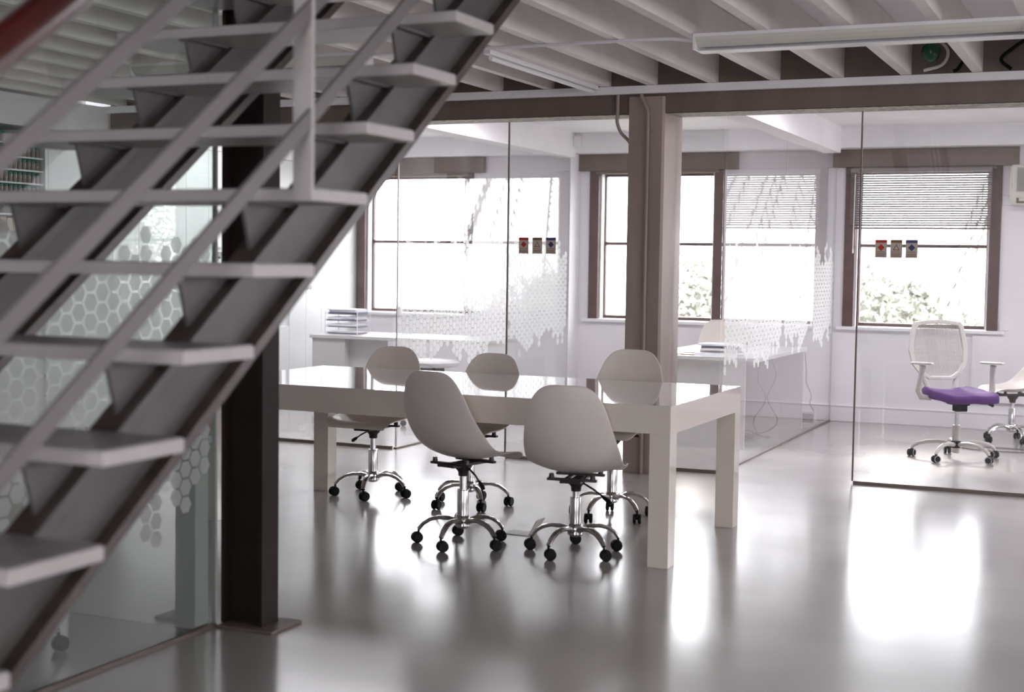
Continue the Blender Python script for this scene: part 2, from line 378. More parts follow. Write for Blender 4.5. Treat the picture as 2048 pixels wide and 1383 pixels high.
r, g, og = pane('glass_panel', -5.016, -5.004, YF+.012, 12.60, .012, GT+.01, 'side glass partition with frosted hexagons, left of the brown column')
hexfilm('f', g, og, -5.01, YF+.012, 12.60, 1, 1.575, .66, 3)
MB().box(-5.018, -5.002, 12.60, 12.866, .0, 2.44).build('end_post', WHITEP, r, og)
r, g, og = pane('glass_panel', -2.536, -2.524, YF+.012, 10.9, .012, GT+.01, 'side glass partition with frosted hexagons beside the doorway, front half')
hexfilm('f', g, og, -2.53, YF+.012, 10.9, 1, 1.53, .74, 5)
r, g, og = pane('glass_panel', -2.536, -2.524, 10.906, 12.82, .012, GT+.01, 'side glass partition with frosted hexagons beside the doorway, rear half')
hexfilm('f', g, og, -2.53, 10.906, 12.82, 1, 1.55, .80, 9)
MB().box(-2.54, -2.52, 12.82, 12.846, 0, 2.44).build('end_post', GREYDESK, r, og)
ys = [-2.0, -.4, 1.2, 2.8, 4.395]
lab = ['fourth', 'third', 'second', 'first']
for k in range(4):
    a, b = ys[k], ys[k+1]-.004
    if k < 1: continue
    lb = {1: 'frosted-hexagon glass panel beside the foot of the stairs, farthest from the dark post', 2: 'frosted-hexagon glass panel behind the lowest visible treads',
          3: 'frosted-hexagon glass panel ending at the dark steel post'}[k]
    r, g, og = pane('glass_panel', -3.181, -3.169, a, b, .012, 2.56, lb)
    hexfilm('f', g, og, -3.175, a, b, 1, 1.50, .50, 20+k)
    if k == 3: MB().box(-3.185, -3.165, 4.392, 4.40, .012, 2.56).build('edge_seal', GREYDESK, r, og)

# safety stickers on the glass
def sticker(x, z, hue, shape, label, group):
    og = (x, YF-.0075, z); r = root('safety_sticker', og, label=label, cat='sticker', group=group); y = YF-.0075
    MB().box(x-.037, x+.037, y, y+.001, z-.057, z+.057).build('card', CARD, r, og)
    MB().box(x-.037, x+.037, y-.001, y, z+.038, z+.057).build('header_band', hue, r, og)
    s = .022; yy = y-.001; c = z+.008
    if shape == 'diamond': pts = [(x-s, yy, c), (x, yy, c+s), (x+s, yy, c), (x, yy, c-s)]
    else: pts = [(x-s, yy, c-s*.8), (x, yy, c+s), (x+s, yy, c-s*.8)]
    sym = MB().prism(pts, (0, .001, 0)).build('symbol', hue, r, og)
    cen = Vector((x, yy-.0005, c if shape == 'diamond' else c-.004))
    MB().prism([tuple(cen+(Vector(p)-Vector((x, yy, cen.z)))*.62) for p in pts], (0, .0004, 0)).prism([tuple(cen+Vector((0, -.0002, 0))+(Vector(p)-Vector((x, yy, cen.z)))*.4) for p in pts], (0, .0002, 0)).build('symbol_inset', CARD if shape != 'diamond' else hue, sym, og)
    mb = MB()
    for q, zz in enumerate((-.020, -.032, -.040, -.047)): mb.box(x-.033, x+(.031 if q % 2 else .026), y-.0006, y, z+zz-.0022, z+zz+.0022)
    mb.build('printed_lines', TXT, r, og)
for x0, z0, where in ((-3.982, 1.516, 'left of the brown column'), (-1.507, 1.516, 'in front of the right-hand window')):
    gp = 'safety stickers ' + where; dx = .104 if x0 < -3 else .0945
    sticker(x0, z0, RED, 'diamond', 'white safety sticker with red diamond on the glass ' + where, gp)
    sticker(x0+dx, z0, AMB, 'tri', 'white safety sticker with brown triangle on the glass ' + where, gp)
    sticker(x0+2*dx, z0, BLU, 'diamond', 'white safety sticker with blue diamond on the glass ' + where, gp)

# ---------------------------------------------------------------- staircase
RIS, GO, TH, XS1, XS0 = .1888, .2613, .0327, -1.880, -3.1415
YE, ZE = 2.754, 1.3875                       # front top edge of the seventh tread
m_ = RIS/GO; L_ = math.hypot(GO, RIS); dy, dz = GO/L_, RIS/L_
og = ((XS0+XS1)/2, YE-7*GO, 0)
st = root('staircase', og, label='open grey steel staircase with flat rails and a red wooden handrail', cat='staircase')
def nose(y): return ZE+(y-YE)*m_
for n in range(1, 16):
    y0 = YE+(n-7)*GO; z1 = ZE+(n-7)*RIS
    t = MB().box(XS0, XS1, y0, y0+.2635, z1-TH, z1-.0015).build('tread', STAIR, st, og, bevel=.003)
    MB().box(XS0+.004, XS1-.004, y0+.004, y0+.2595, z1-.0015, z1+.0005).build('tread_plate', TREADTOP, t, og)
def stringer(xa, flange=False):
    """channel with its toes to the right: web, top and bottom flange, running below the treads"""
    mb = MB()
    ya, yb = YE-7.35*GO, YE+8.2*GO
    def bar(x0, x1, o0, o1):
        # o0, o1: vertical offsets below the nosing line
        pts = [(x0, ya, nose(ya)-o1), (x0, yb, nose(yb)-o1), (x0, yb, nose(yb)-o0), (x0, ya, nose(ya)-o0)]
        mb.prism(pts, (x1-x0, 0, 0))
    top, bot = .192, .432
    if flange: bar(xa, xa+.072, top, top+.014); bar(xa, xa+.095, bot-.034, bot); return mb
    bar(xa+.0725, xa+.084, top, top+.030); bar(xa+.045, xa+.057, top+.015, bot-.035)
    return mb
for xa in (-2.147, -2.912):
    s_ = stringer(xa).build('stringer', STRING, st, og); stringer(xa, True).build('stringer_flange', FLANGE, st, og)
    for n in range(2, 15):
        y0 = YE+(n-7)*GO; zb = ZE+(n-7)*RIS-TH; x = xa+.035
        def zt(y): return nose(y)-.192
        yb_ = y0+.252
        pts = [(x, y0+.012, zb), (x, y0+.055, zt(y0+.055)), (x, yb_, min(zt(yb_), zb))]
        yq = YE+((zb+.192-ZE)/m_)
        pts = [(x, y0+.012, zb), (x, y0+.050, zt(y0+.050)), (x, min(yq, yb_), zb)]
        MB().prism(pts, (.01, 0, 0)).prism([(x-.02, y0+.012, zb-.006), (x+.035, y0+.012, zb-.006), (x+.035, y0+.24, zb-.006), (x-.02, y0+.24, zb-.006)], (0, 0, .006)).build('tread_bracket', GUSSET, st, og)
# balusters, flat rails, wooden handrail on the open side
def sloped(x0, x1, h0, h1, ya=.9, yb=5.1):
    return MB().prism([(x0, ya, nose(ya)+h0), (x0, yb, nose(yb)+h0), (x0, yb, nose(yb)+h1), (x0, ya, nose(ya)+h1)], (x1-x0, 0, 0))
for h, e in ((.154, .050), (.420, .050), (.727, .046)): sloped(-1.894, -1.883, h, h+e).build('flat_rail', RAILM, st, og, bevel=.002)
for n in (3, 8, 13):
    y0 = YE+(n-7)*GO; z = ZE+(n-7)*RIS
    MB().box(-1.937, -1.880, y0-.012, y0-.0005, z-TH, z+.96).build('baluster', STAIR, st, og, bevel=.002)
ya, yb = .9, 5.1
MB().tube([(-1.897, ya, nose(ya)+.946), (-1.897, yb, nose(yb)+.946)], .040, 20).build('handrail', HAND, st, og, smooth=True)
for n in (3, 8, 13): pass

# ---------------------------------------------------------------- conference table
og = (-3.235, 6.77, 0)
tb = root('conference_table', og, label='long glossy white conference table with thick apron and square legs', cat='table')
MB().box(-4.54, -1.932, 6.155, 7.39, .62, .7495).build('apron', TABLE, tb, og, bevel=.002)
MB().box(-4.54, -1.932, 6.155, 7.39, .7495, .752).build('tabletop', TABTOP, tb, og)
for x in (-4.54, -2.032):
    for y in (6.155, 7.29): MB().box(x, x+.10, y, y+.10, 0, .62).build('leg', TABLE, tb, og, bevel=.002)

# ---------------------------------------------------------------- shell chairs
def make_shell_chair(dz=0):
    r = root('shell_chair', (0, 0, 0))
    # profile of the one-piece shell (x forward)
    rows = [(-.270, .446, .070, .012), (-.273, .441, .100, .014), (-.274, .426, .127, .018), (-.273, .402, .150, .022), (-.270, .37, .170, .027), (-.264, .33, .186, .032), (-.254, .28, .200, .038), (-.238, .225, .212, .045),
            (-.216, .17, .222, .055), (-.184, .112, .230, .064), (-.145, .065, .234, .068), (-.10, .032, .236, .062), (-.04, .012, .236, .052), (.03, .006, .235, .044),
            (.085, .012, .233, .036), (.135, .021, .229, .026), (.175, .025, .224, .016), (.205, .020, .216, .006), (.222, .008, .204, .0), (.228, -.006, .180, .0)]
    vs = []; fs = []; NV = 12
    for i, (x, z, hw, curl) in enumerate(rows):
        a = rows[max(0, i-1)]; b = rows[min(len(rows)-1, i+1)]
        t = Vector((b[0]-a[0], 0, b[1]-a[1])).normalized(); nrm = Vector((t.z*-1, 0, t.x))   # towards the sitter
        if nrm.z < 0 and nrm.x < 0: nrm = -nrm
        for k in range(NV+1):
            v = -1+2*k/NV; c = curl*abs(v)**2.2
            vs.append((x+nrm.x*c, v*hw, z+nrm.z*c+.415))
    for i in range(len(rows)-1):
        for k in range(NV):
            a = i*(NV+1)+k; fs.append((a, a+1, a+NV+2, a+NV+1))
    o = MB().add(vs, fs).build('seat_shell', SHELL, r)
    o.data.polygons.foreach_set('use_smooth', [True]*len(o.data.polygons))
    m = o.modifiers.new('thickness', 'SOLIDIFY'); m.thickness = .0075; m.offset = 1
    m = o.modifiers.new('smooth', 'SUBSURF'); m.levels = 2; m.render_levels = 2
    mb = MB(); mb.box(-.125, .125, -.022, .022, .383, .392).box(-.11, -.085, -.12, .12, .392, .404).box(.085, .11, -.12, .12, .392, .404)
    for x in (-.0975, .0975):
        for y in (-.10, .10): mb.lathe([(.014, .403), (.011, .425)], (x, y, 0), 10)
    mb.tube([(-.135, -.05, .393), (-.135, .05, .393)], .008, 8).tube([(.135, -.05, .393), (.135, .05, .393)], .008, 8)
    mb.box(-.14, .14, -.05, -.035, .385, .397).box(-.14, .14, .035, .05, .385, .397)
    mb.build('mounting_plate', DARKMETAL, r)
    MB().lathe([(.048, .385), (.040, .368), (.026, .352), (.024, .330), (.014, .328)], n=16).build('mounting_collar', DARKMETAL, r, smooth=True)
    lv = MB().tube([(.0, -.03, .372), (-.02, -.09, .345), (-.05, -.145, .315)], .005, 7).build('height_lever', DARKMETAL, r)
    MB().tube([(-.045, -.135, .321), (-.052, -.150, .312), (-.065, -.175, .298), (-.07, -.185, .293)], [.006, .010, .011, .007], 8).build('lever_grip', BLACK, lv, smooth=True)
    MB().lathe([(.017, .33), (.017, .26)], n=16).build('gas_piston', CHROME, r, smooth=True)
    MB().lathe([(.027, .275), (.029, .27), (.029, .145), (.036, .138), (.040, .12), (.040, .095), (.030, .085), (.018, .08)], n=20).build('base_hub', CHROME, r, smooth=True)
    for k in range(5):
        a = 2*PI*k/5; ca, sa = math.cos(a), math.sin(a)
        prof = [(.022, .112), (.07, .128), (.12, .130), (.165, .118), (.20, .095), (.222, .068)]
        mb = MB(); P = [(ca*q, sa*q, z) for q, z in prof]
        vs = []; fs = []; ws = [.024, .021, .019, .0175, .016, .0135]; hs = [.015, .012, .011, .0105, .010, .010]
        for j, (q, z) in enumerate(prof):
            a0 = prof[max(0, j-1)]; b0 = prof[min(5, j+1)]; tq, tz = b0[0]-a0[0], b0[1]-a0[1]; L = math.hypot(tq, tz); nq, nz = -tz/L, tq/L
            for m in range(8):
                th = 2*PI*m/8; u = math.cos(th)*ws[j]; v_ = math.sin(th)*hs[j]
                qq = q+nq*v_; zz = z+nz*v_; vs.append((ca*qq-sa*u, sa*qq+ca*u, zz))
        for j in range(5):
            for m in range(8): fs.append((j*8+m, j*8+(m+1) % 8, (j+1)*8+(m+1) % 8, (j+1)*8+m))
        fs += [tuple(range(8))[::-1], tuple(range(40, 48))]
        mb.add(vs, fs).build('leg', CHROME, r, smooth=True)
        # caster: twin wheels under a hood, swivelled at random
        cx, cy_ = ca*.222, sa*.222; sw = a+1.1+k*1.9; cs, sn = math.cos(sw), math.sin(sw)
        mb = MB()
        for sd in (-1, 1):
            vv = []; NN = 16
            tmp = MB().lathe([(.006, -.0085), (.024, -.0085), (.027, -.004), (.027, .004), (.022, .0085), (.006, .0085)], n=NN, axis='y')
            mb.add([(cx+cs*(x+.008)-sn*(y+sd*.0135), cy_+sn*(x+.008)+cs*(y+sd*.0135), z+.027) for x, y, z in tmp.v], tmp.f)
        mb.tube([(cx+cs*.008+sn*.016, cy_+sn*.008-cs*.016, .027), (cx+cs*.008-sn*.016, cy_+sn*.008+cs*.016, .027)], .007, 8)
        tmp = MB()
        pts = [(.028*math.cos(t)+.008, .028*math.sin(t)+.028) for t in [PI*.12+i*PI*.76/8 for i in range(9)]] + [(.020*math.cos(t)+.008, .020*math.sin(t)+.028) for t in [PI*.12+i*PI*.76/8 for i in range(9)][::-1]]
        tmp.prism([(x, -.004, z) for x, z in pts], (0, .008, 0))
        mb.add([(cx+cs*x-sn*y, cy_+sn*x+cs*y, z) for x, y, z in tmp.v], tmp.f)
        mb.tube([(cx, cy_, .050), (cx, cy_, .070)], .006, 8)
        mb.build('caster', BLACK, r)
    return r
proto = make_shell_chair()
def put_chair(o, x, y, deg, base_deg, dzz, label, group='white shell chairs at the conference table'):
    """seat part turned to deg, star base to base_deg"""
    o.location = (x, y, 0); o.rotation_euler = (0, 0, math.radians(base_deg)); d = math.radians(deg-base_deg)
    for c in kids(o):
        n = c.name.split('.')[0]
        if n in ('seat_shell', 'mounting_plate', 'mounting_collar', 'height_lever', 'gas_piston'):
            c.rotation_euler = (0, 0, d); c.location = (0, 0, dzz)
    tag(o, label, 'chair', group)
spots = [(-3.019, 6.234-.08, 42, -20, .012, 'white shell chair in front of the table, turned side on to the camera'),
         (-2.445, 6.299-.08, 78, -31, -.028, 'white shell chair with its back to the camera, nearest the front right table leg'),
         (-4.134, 7.301+.06, 248, -3, .012, 'white shell chair behind the table nearest the dark post'),
         (-3.467, 7.218+.03, 250, 24, .0, 'white shell chair behind the middle of the table'),
         (-2.616, 7.284+.03, 254, 40, .052, 'white shell chair behind the table in front of the brown column')]
spots[0] = (-3.019, 6.234, 77, -20, .012, spots[0][5]); spots[1] = (-2.445, 6.299, 99, -31, -.028, spots[1][5])
spots[2] = (-4.134, 7.301, 270, -3, .012, spots[2][5]); spots[3] = (-3.467, 7.245, 264, 24, .0, spots[3][5]); spots[4] = (-2.616, 7.284, 266, 40, .052, spots[4][5])
extra = [(-.904, 12.055, 205, 10, -.01, 'white shell chair with chrome base behind the purple office chair', 'other white shell chairs'),
         (-3.45, 12.45, 285, 30, .03, 'white shell chair behind the paper-covered desk, seen through the glass', 'other white shell chairs'),
         (-3.66, 3.78, 100, 20, .0, 'white shell chair in the room behind the staircase glass', 'other white shell chairs')]
allc = spots + extra
for i, s in enumerate(allc):
    o = copy_tree(proto) if i < len(allc)-1 else proto
    put_chair(o, *s)

# ---------------------------------------------------------------- purple office chair
def office_chair(x, y, deg, label):
    og = (0, 0, 0); r = root('office_chair', (x, y, 0), math.radians(deg), label=label, cat='chair')
    # cushion
    vs = []; fs = []; NX, NY = 14, 12
    for i in range(NX+1):
        for j in range(NY+1):
            u, v = -1+2*i/NX, -1+2*j/NY
            s_ = (1-abs(v)**5*.12)*(1-.10*max(0, -u)); sx = u*.245*(1-abs(v)**4*.10); sy = v*.25*s_*(1-abs(u)**6*.16)
            z = .505+.022*(abs(v)**2)*(.6+.4*(u < 0))-.012*math.cos(u*PI*.5)-.035*max(0, u-.4)**1.3*1.4+.012*math.exp(-((v)**2)/.05)*max(0, u)
            vs.append((sx+.035, sy, z))
    for i in range(NX):
        for j in range(NY): a = i*(NY+1)+j; fs.append((a, a+1, a+NY+2, a+NY+1))
    o = MB().add(vs, fs).build('seat', PURPLE, r)
    m = o.modifiers.new('t', 'SOLIDIFY'); m.thickness = .062; m.offset = -1
    m = o.modifiers.new('s', 'SUBSURF'); m.levels = 1; m.render_levels = 2
    o.data.polygons.foreach_set('use_smooth', [True]*len(o.data.polygons))
    # back frame and net: outline in y-z leaning back
    def bx(z): return -.215-.10*(z-.5)/.5 + .05*math.sin((z-.5)/.52*PI)*-.6
    out = [(.10, .565), (.17, .605), (.225, .68), (.240, .78), (.225, .89), (.208, .965), (.190, .992), (.10, 1.006), (0, 1.012)]
    loop = out + [(-a, b) for a, b in out[::-1][1:]]
    bm_ = MB(); n = len(loop)
    def fr(w_): return
    inn = [(a*.84 if abs(a) > .02 else a, .80+(b-.80)*(.86 if b > .8 else .90)) for a, b in loop]
    vs = [(bx(b), a, b) for a, b in loop] + [(bx(b), a, b) for a, b in inn] + [(bx(b)-.022, a, b) for a, b in loop] + [(bx(b)-.022, a, b) for a, b in inn]
    fs = []
    for i in range(n):
        j = (i+1) % n
        fs += [(i, j, n+j, n+i), (2*n+i, 3*n+i, 3*n+j, 2*n+j), (i, 2*n+i, 2*n+j, j), (n+i, n+j, 3*n+j, 3*n+i)]
    bf = MB().add(vs, fs).build('back_frame', CHAIRP, r)
    bf.modifiers.new('b', 'BEVEL').width = .005
    def halfw(z):
        pts = sorted([(b, a) for a, b in inn if a > 0.01])
        for (z0, a0), (z1, a1) in zip(pts, pts[1:]):
            if z0 <= z <= z1: return a0+(a1-a0)*(z-z0)/(z1-z0)
        return 0
    mb = MB(); zs = [.615+k*.0125 for k in range(30)]
    for k in range(-19, 20):
        yk = k*.0098; seg = [z for z in zs if halfw(z) > abs(yk)-.004]
        if len(seg) > 2: mb.tube([(bx(z)-.010-.03*(1-(yk/.2)**2), yk, z) for z in (seg[0]-.008, *seg[::4], seg[-1]+.008)], .0034, 4)
    for z in [.64+.033*q for q in range(11)]:
        h = halfw(z)
        if h: mb.tube([(bx(z)-.011-.03*(1-(y/.2)**2), y, z) for y in [-h+2*h*q/10 for q in range(11)]], .0026, 4)
    mb.build('back_lattice', CHAIRP, r)
    mb = MB()
    for s in (-1, 1): mb.tube([(bx(.62)-.01, s*.15, .61), (-.26, s*.12, .54), (-.20, s*.10, .455)], [.018, .020, .016], 8)
    mb.box(-.22, .0, -.11, .11, .436, .448)
    mb.build('back_support', CHAIRP, r, smooth=True)
    for s in (-1, 1):
        MB().tube([(-.02, s*.20, .447), (-.02, s*.275, .455), (-.03, s*.295, .50), (-.02, s*.285, .60), (-.0, s*.28, .685)], [.018, .024, .024, .019, .024], 8).build('arm', CHAIRP, r, smooth=True)
        MB().prism([(-.14, s*.28-.03, .69), (-.12, s*.28-.04, .69), (.10, s*.28-.035, .70), (.125, s*.28, .70), (.10, s*.28+.035, .70), (-.12, s*.28+.04, .69), (-.14, s*.28+.03, .69)], (0, 0, .016)).build('armrest', CHAIRP, r, bevel=.006)
    MB().box(-.06, .09, -.055, .055, .40, .444).box(.0, .075, -.04, .045, .355, .402).build('tilt_mechanism', BLACK, r, bevel=.006)
    lv = MB().tube([(0, .05, .42), (-.02, .20, .42), (-.04, .27, .40)], .005, 6).build('tilt_lever', BLACK, r)
    MB().tube([(-.04, .27, .40), (-.06, .32, .385)], [.008, .014], 8).build('lever_grip', BLACK, lv)
    MB().lathe([(.014, .41), (.014, .235)], n=14).build('gas_piston', CHROME, r, smooth=True)
    MB().lathe([(.027, .25), (.029, .24), (.029, .05), (.024, .045)], n=18).build('gas_cylinder', CHAIRP, r, smooth=True)
    MB().lathe([(.036, .135), (.038, .12), (.038, .09), (.032, .082)], n=18).build('base_collar', BLACK, r, smooth=True)
    for k in range(5):
        a = 2*PI*k/5+.32; ca, sa = math.cos(a), math.sin(a)
        prof = [(.035, .108), (.12, .122), (.20, .118), (.27, .10), (.305, .078), (.315, .06)]
        mb = MB(); mb.tube([(ca*q, sa*q, z) for q, z in prof], [.017, .016, .015, .014, .013, .012], 8); mb.build('leg', CHAIRP, r, smooth=True)
        cx, cy_ = ca*.315, sa*.315; sw = a+k*1.3+.5; cs, sn = math.cos(sw), math.sin(sw); mb = MB(); rim = MB()
        for sd in (-1, 1):
            tmp = MB().lathe([(.006, -.009), (.026, -.009), (.028, -.005), (.028, .005), (.026, .009), (.006, .009)], n=16, axis='y')
            mb.add([(cx+cs*x_-sn*(y_+sd*.0145), cy_+sn*x_+cs*(y_+sd*.0145), z_+.028) for x_, y_, z_ in tmp.v], tmp.f)
            path = []
            for q in range(17):
                t = 2*PI*q/16; x_, y_, z_ = .0235*math.cos(t), sd*.0245, .0235*math.sin(t); path.append((cx+cs*x_-sn*y_, cy_+sn*x_+cs*y_, z_+.028))
            rim.tube(path, .0022, 5)
        mb.tube([(cx, cy_, .03), (cx, cy_, .062)], .007, 8)
        c = mb.build('caster', BLACK, r); rim.build('wheel_rim', CHAIRP, c)
    return r
office_chair(-1.19, 10.76, 305, 'office chair with purple seat and white lattice back behind the right-hand glass')

# ---------------------------------------------------------------- left wall of cabinets
def cabinet(y0, y1, label, splits, handle_z=None, z1=2.34, niche=None):
    og = (-7.8, (y0+y1)/2, 0); r = root('tall_cabinet', og, label=label, cat='cabinet', group='tall white cabinets along the far left wall')
    xb, xf = -8.09, -7.52
    mb = MB()
    if niche:
        a, b, za, zb = niche
        mb.box(xb, xf, y0, y1, 0, za).box(xb, xf, y0, y1, zb, z1).box(xb, xf, y0, a, za, zb).box(xb, xf, b, y1, za, zb).box(xb, xf-.32, a, b, za, zb)
    else: mb.box(xb, xf, y0, y1, 0, z1)
    mb.build('carcass', CAB, r, og)
    e = [y0]+splits+[y1]
    for a_, b_ in zip(e, e[1:]):
        d = MB()
        if niche and a_ < niche[1] and b_ > niche[0]:
            d.box(xf, -7.50, a_+.002, b_-.002, .06, niche[2]-.05).box(xf, -7.50, a_+.002, b_-.002, niche[3]+.04, z1-.004)
        else: d.box(xf, -7.50, a_+.002, b_-.002, .06, z1-.004)
        d = d.build('door', CAB, r, og, bevel=.0015)
        if handle_z:
            yy = b_-.045 if e.index(a_) % 2 == 0 else a_+.045
            MB().tube([(-7.50, yy-.03, handle_z-.012), (-7.475, yy-.025, handle_z+.01), (-7.472, yy, handle_z+.018), (-7.475, yy+.025, handle_z+.01), (-7.50, yy+.03, handle_z-.012)], .005, 6).build('handle', CHROME, d, og)
    return r, og
# open shelf of jars
og = (-7.8, 7.8, 0); r = root('open_shelving', og, label='open white shelving filled with jars at the far left edge', cat='shelf')
MB().box(-8.09, -7.50, 7.28, 7.30, 0, 2.34).box(-8.09, -7.50, 8.262, 8.292, 0, 2.34).box(-8.09, -8.07, 7.30, 8.262, 0, 2.34).box(-8.07, -7.52, 7.30, 8.262, 0, 1.55).build('carcass', CAB, r, og)
shz = [1.835, 1.93, 2.025, 2.12, 2.215]
for z in [1.56, 1.70]+shz: MB().box(-8.07, -7.52, 7.30, 8.262, z-.012, z).build('shelf', CAB, r, og)
cabinet(8.294, 9.02, 'plain white tall cabinet next to the jar shelving', [8.66])
cabinet(9.02, 9.66, 'plain white tall cabinet second from the jar shelving', [9.34])
cabinet(9.66, 10.29, 'plain white tall cabinet third from the jar shelving', [9.97])
cabinet(10.29, 11.59, 'tall white cabinet with a display niche of small bottles beside the dark post', [10.94], niche=(10.37, 11.49, .80, 1.45))
cabinet(11.59, 12.17, 'tall white cabinet with two small arched handles', [11.885], handle_z=1.115)
cabinet(12.17, 12.865, 'tall white cabinet in the corner beside the window', [12.50])
structure('trim_6', MB().box(-8.1, -7.50, 4.0, 12.62, 2.341, 2.444).box(-8.1, -7.50, 4.0, 9.0, 2.444, 2.568), CEIL)
structure('wall_left', MB().box(-8.1, -7.5, 4.0, 7.279, 0, 2.34), WALL)
def jar_proto():
    o = MB().lathe([(.016, 0), (.019, .004), (.019, .056), (.015, .062)], n=12).build('specimen_jar', JARB, smooth=True)
    MB().lathe([(.0175, .060), (.0185, .062), (.0185, .074), (.016, .076)], n=12).build('lid', JARL, o, smooth=True)
    return tag(o, 'small jar with a green lid in a row on the open white shelving', 'jar', 'jars on the open shelving')
jp = jar_proto(); first = True
for q, z in enumerate(shz):
    for k in range(10):
        o = jp if first else copy_tree(jp); first = False
        o.location = (-7.555, 7.818+k*.0465, z+.0004)
        tag(o, 'small green-lidded jar on the %s shelf of jars at the far left' % ['lowest', 'second lowest', 'middle', 'second highest', 'highest'][q])
bcol = [mat('bottle glass', (.30, .36, .34), .2), mat('pale bottle', (.7, .7, .68), .3)]
mbn = MB()
og = (-7.55, 10.93, .80)
sh = root('niche_shelf', og, label='glass shelves inside the cabinet niche beside the dark post', cat='shelf')
for z in (.95, 1.12, 1.29): MB().box(-7.83, -7.53, 10.372, 11.488, z, z+.01).build('shelf_board', WHITEP, sh, og)
bp = None
for z in (.802, .962, 1.132, 1.302):
    for y in [10.41+.046*k for k in range(4)]+[11.30+.05*k for k in range(4)]:
        if bp is None:
            bp = MB().lathe([(.016, 0), (.018, .004), (.018, .06), (.010, .078), (.009, .09)], n=10).build('reagent_bottle', bcol[1], smooth=True)
            MB().lathe([(.011, .088), (.0115, .105), (.010, .107)], n=10).build('cap', JARL, bp, smooth=True)
            tag(bp, 'small pale bottle with a green cap in the cabinet niche', 'bottle', 'bottles in the cabinet niche'); o = bp
        else: o = copy_tree(bp)
        o.location = (-7.57, y, z+.0005)
        tag(o, 'small pale bottle with green cap on the %s niche shelf, %s the dark post' % ({.802: 'lowest', .962: 'second', 1.132: 'third', 1.302: 'highest'}[z], 'left of' if y < 11 else 'right of'))
# files in the lower open shelves
for k in range(7):
    o = MB().box(-7.75, -7.54, 7.78+.066*k, 7.84+.066*k, 1.561, 1.68-.006*(k % 3)).build('file_box', TAN, origin=(-7.65, 7.8+.066*k, 1.561))
    tag(o, 'tan file box under the jars, number %s from the cabinet side' % ['seven', 'six', 'five', 'four', 'three', 'two', 'one'][k], 'box', 'file boxes under the jars')

# ---------------------------------------------------------------- left room desk, paper trays
og = (-6.0, 11.25, 0); r = root('desk', og, label='grey and white desk under the left window with paper trays on it', cat='desk')
MB().box(-6.84, -5.08, 10.90, 11.60, .69, .72).build('desktop', GREYDESK, r, og, bevel=.002)
MB().box(-6.82, -6.48, 10.915, 11.58, .03, .69).build('pedestal', GREYDESK, r, og, bevel=.002)
MB().box(-6.48, -6.1, 11.0, 11.02, .12, .69).build('modesty_panel', DESKW, r, og)
MB().box(-5.14, -5.10, 10.92, 11.58, .0, .69).build('side_panel', DESKW, r, og)
for x in (-6.80, -6.52):
    for y in (10.94, 11.55): MB().lathe([(.012, 0), (.012, .03)], (x, y, 0), 10).build('caster', BLACK, r, og)
lk = MB().lathe([(.008, 0), (.008, .004)], (0, 0, 0), 10, 'y').build('lock', BLACK, r, og); lk.location = (-6.2-og[0], 10.995-og[1], .655)
og = (-6.62, 11.22, .7205); r = root('paper_trays', og, label='stack of clear letter trays on the left desk', cat='letter tray')
for k in range(4):
    z = .7205+.002+k*.058
    MB().box(-6.80, -6.46, 11.10, 11.34, z, z+.003).box(-6.80, -6.797, 11.10, 11.34, z, z+.02).box(-6.463, -6.46, 11.10, 11.34, z, z+.02).build('tray', CLEARP, r, og)
for x in (-6.798, -6.462):
    for y in (11.102, 11.338): MB().box(x-.003, x+.003, y-.003, y+.003, .7205, .93).build('tray_post', WHITEP, r, og)
for k in range(4):
    z = .7205+.0057+k*.058; n = [2, 3, 3, 5][k]
    for q in range(n):
        d = random.uniform(-.012, .012); a = random.uniform(-.05, .05); h = [.006, .008, .010, .009][k]
        zz = z+q*h*1.1; m = PAPERD if (q == 0 or (k == 3 and q == 1)) else PAPER
        mb = MB(); cxx, cyy = -6.63+d, 11.22+d*.5; pts = []
        for sx, sy in ((-.150, -.100), (.150, -.100), (.150, .100), (-.150, .100)):
            pts.append((cxx+sx*math.cos(a)-sy*math.sin(a), cyy+sx*math.sin(a)+sy*math.cos(a), zz))
        o = mb.prism(pts, (0, 0, h)).build('paper_sheaf', m, origin=(cxx, cyy, zz))
        tag(o, ('sheaf of papers' if m is PAPER else 'dark folder')+' in the %s clear letter tray on the left desk' % ['bottom', 'second lowest', 'third', 'top'][k], 'papers' if m is PAPER else 'folder', 'papers in the letter trays')
o = MB().prism([(-6.40, 11.0, .7205), (-6.05, 10.98, .7205), (-5.98, 11.12, .7205), (-6.30, 11.2, .7205)], (0, 0, .004)).build('loose_papers', PAPER, origin=(-6.2, 11.1, .7205)); tag(o, 'loose white papers spread on the left desk beside the letter trays', 'papers')
og = (-6.97, 12.83, .862)
r = root('pen_pot', og, label='small white pot of pens on the left window sill', cat='pen pot')
MB().lathe([(.030, 0), (.034, .065), (.030, .065), (.027, .006)], (og[0], og[1], og[2]), 18).build('pot', WHITEP, r, og, smooth=True)
for k in range(4):
    a = k*1.6; MB().tube([(og[0]+.01*math.cos(a), og[1]+.01*math.sin(a), og[2]+.008), (og[0]+.022*math.cos(a), og[1]+.022*math.sin(a), og[2]+.10)], .003, 5).build('pen', GREYDESK, r, og)
og = (-6.15, 11.45, .7205)
r = root('acrylic_stand', og, label='clear acrylic sign stand on the left desk against the wall', cat='stand')
MB().box(-6.20, -6.10, 11.46, 11.464, .7205, .90).build('upright', CLEARP, r, og); MB().box(-6.20, -6.10, 11.42, 11.50, .7205, .7235).build('foot', CLEARP, r, og)
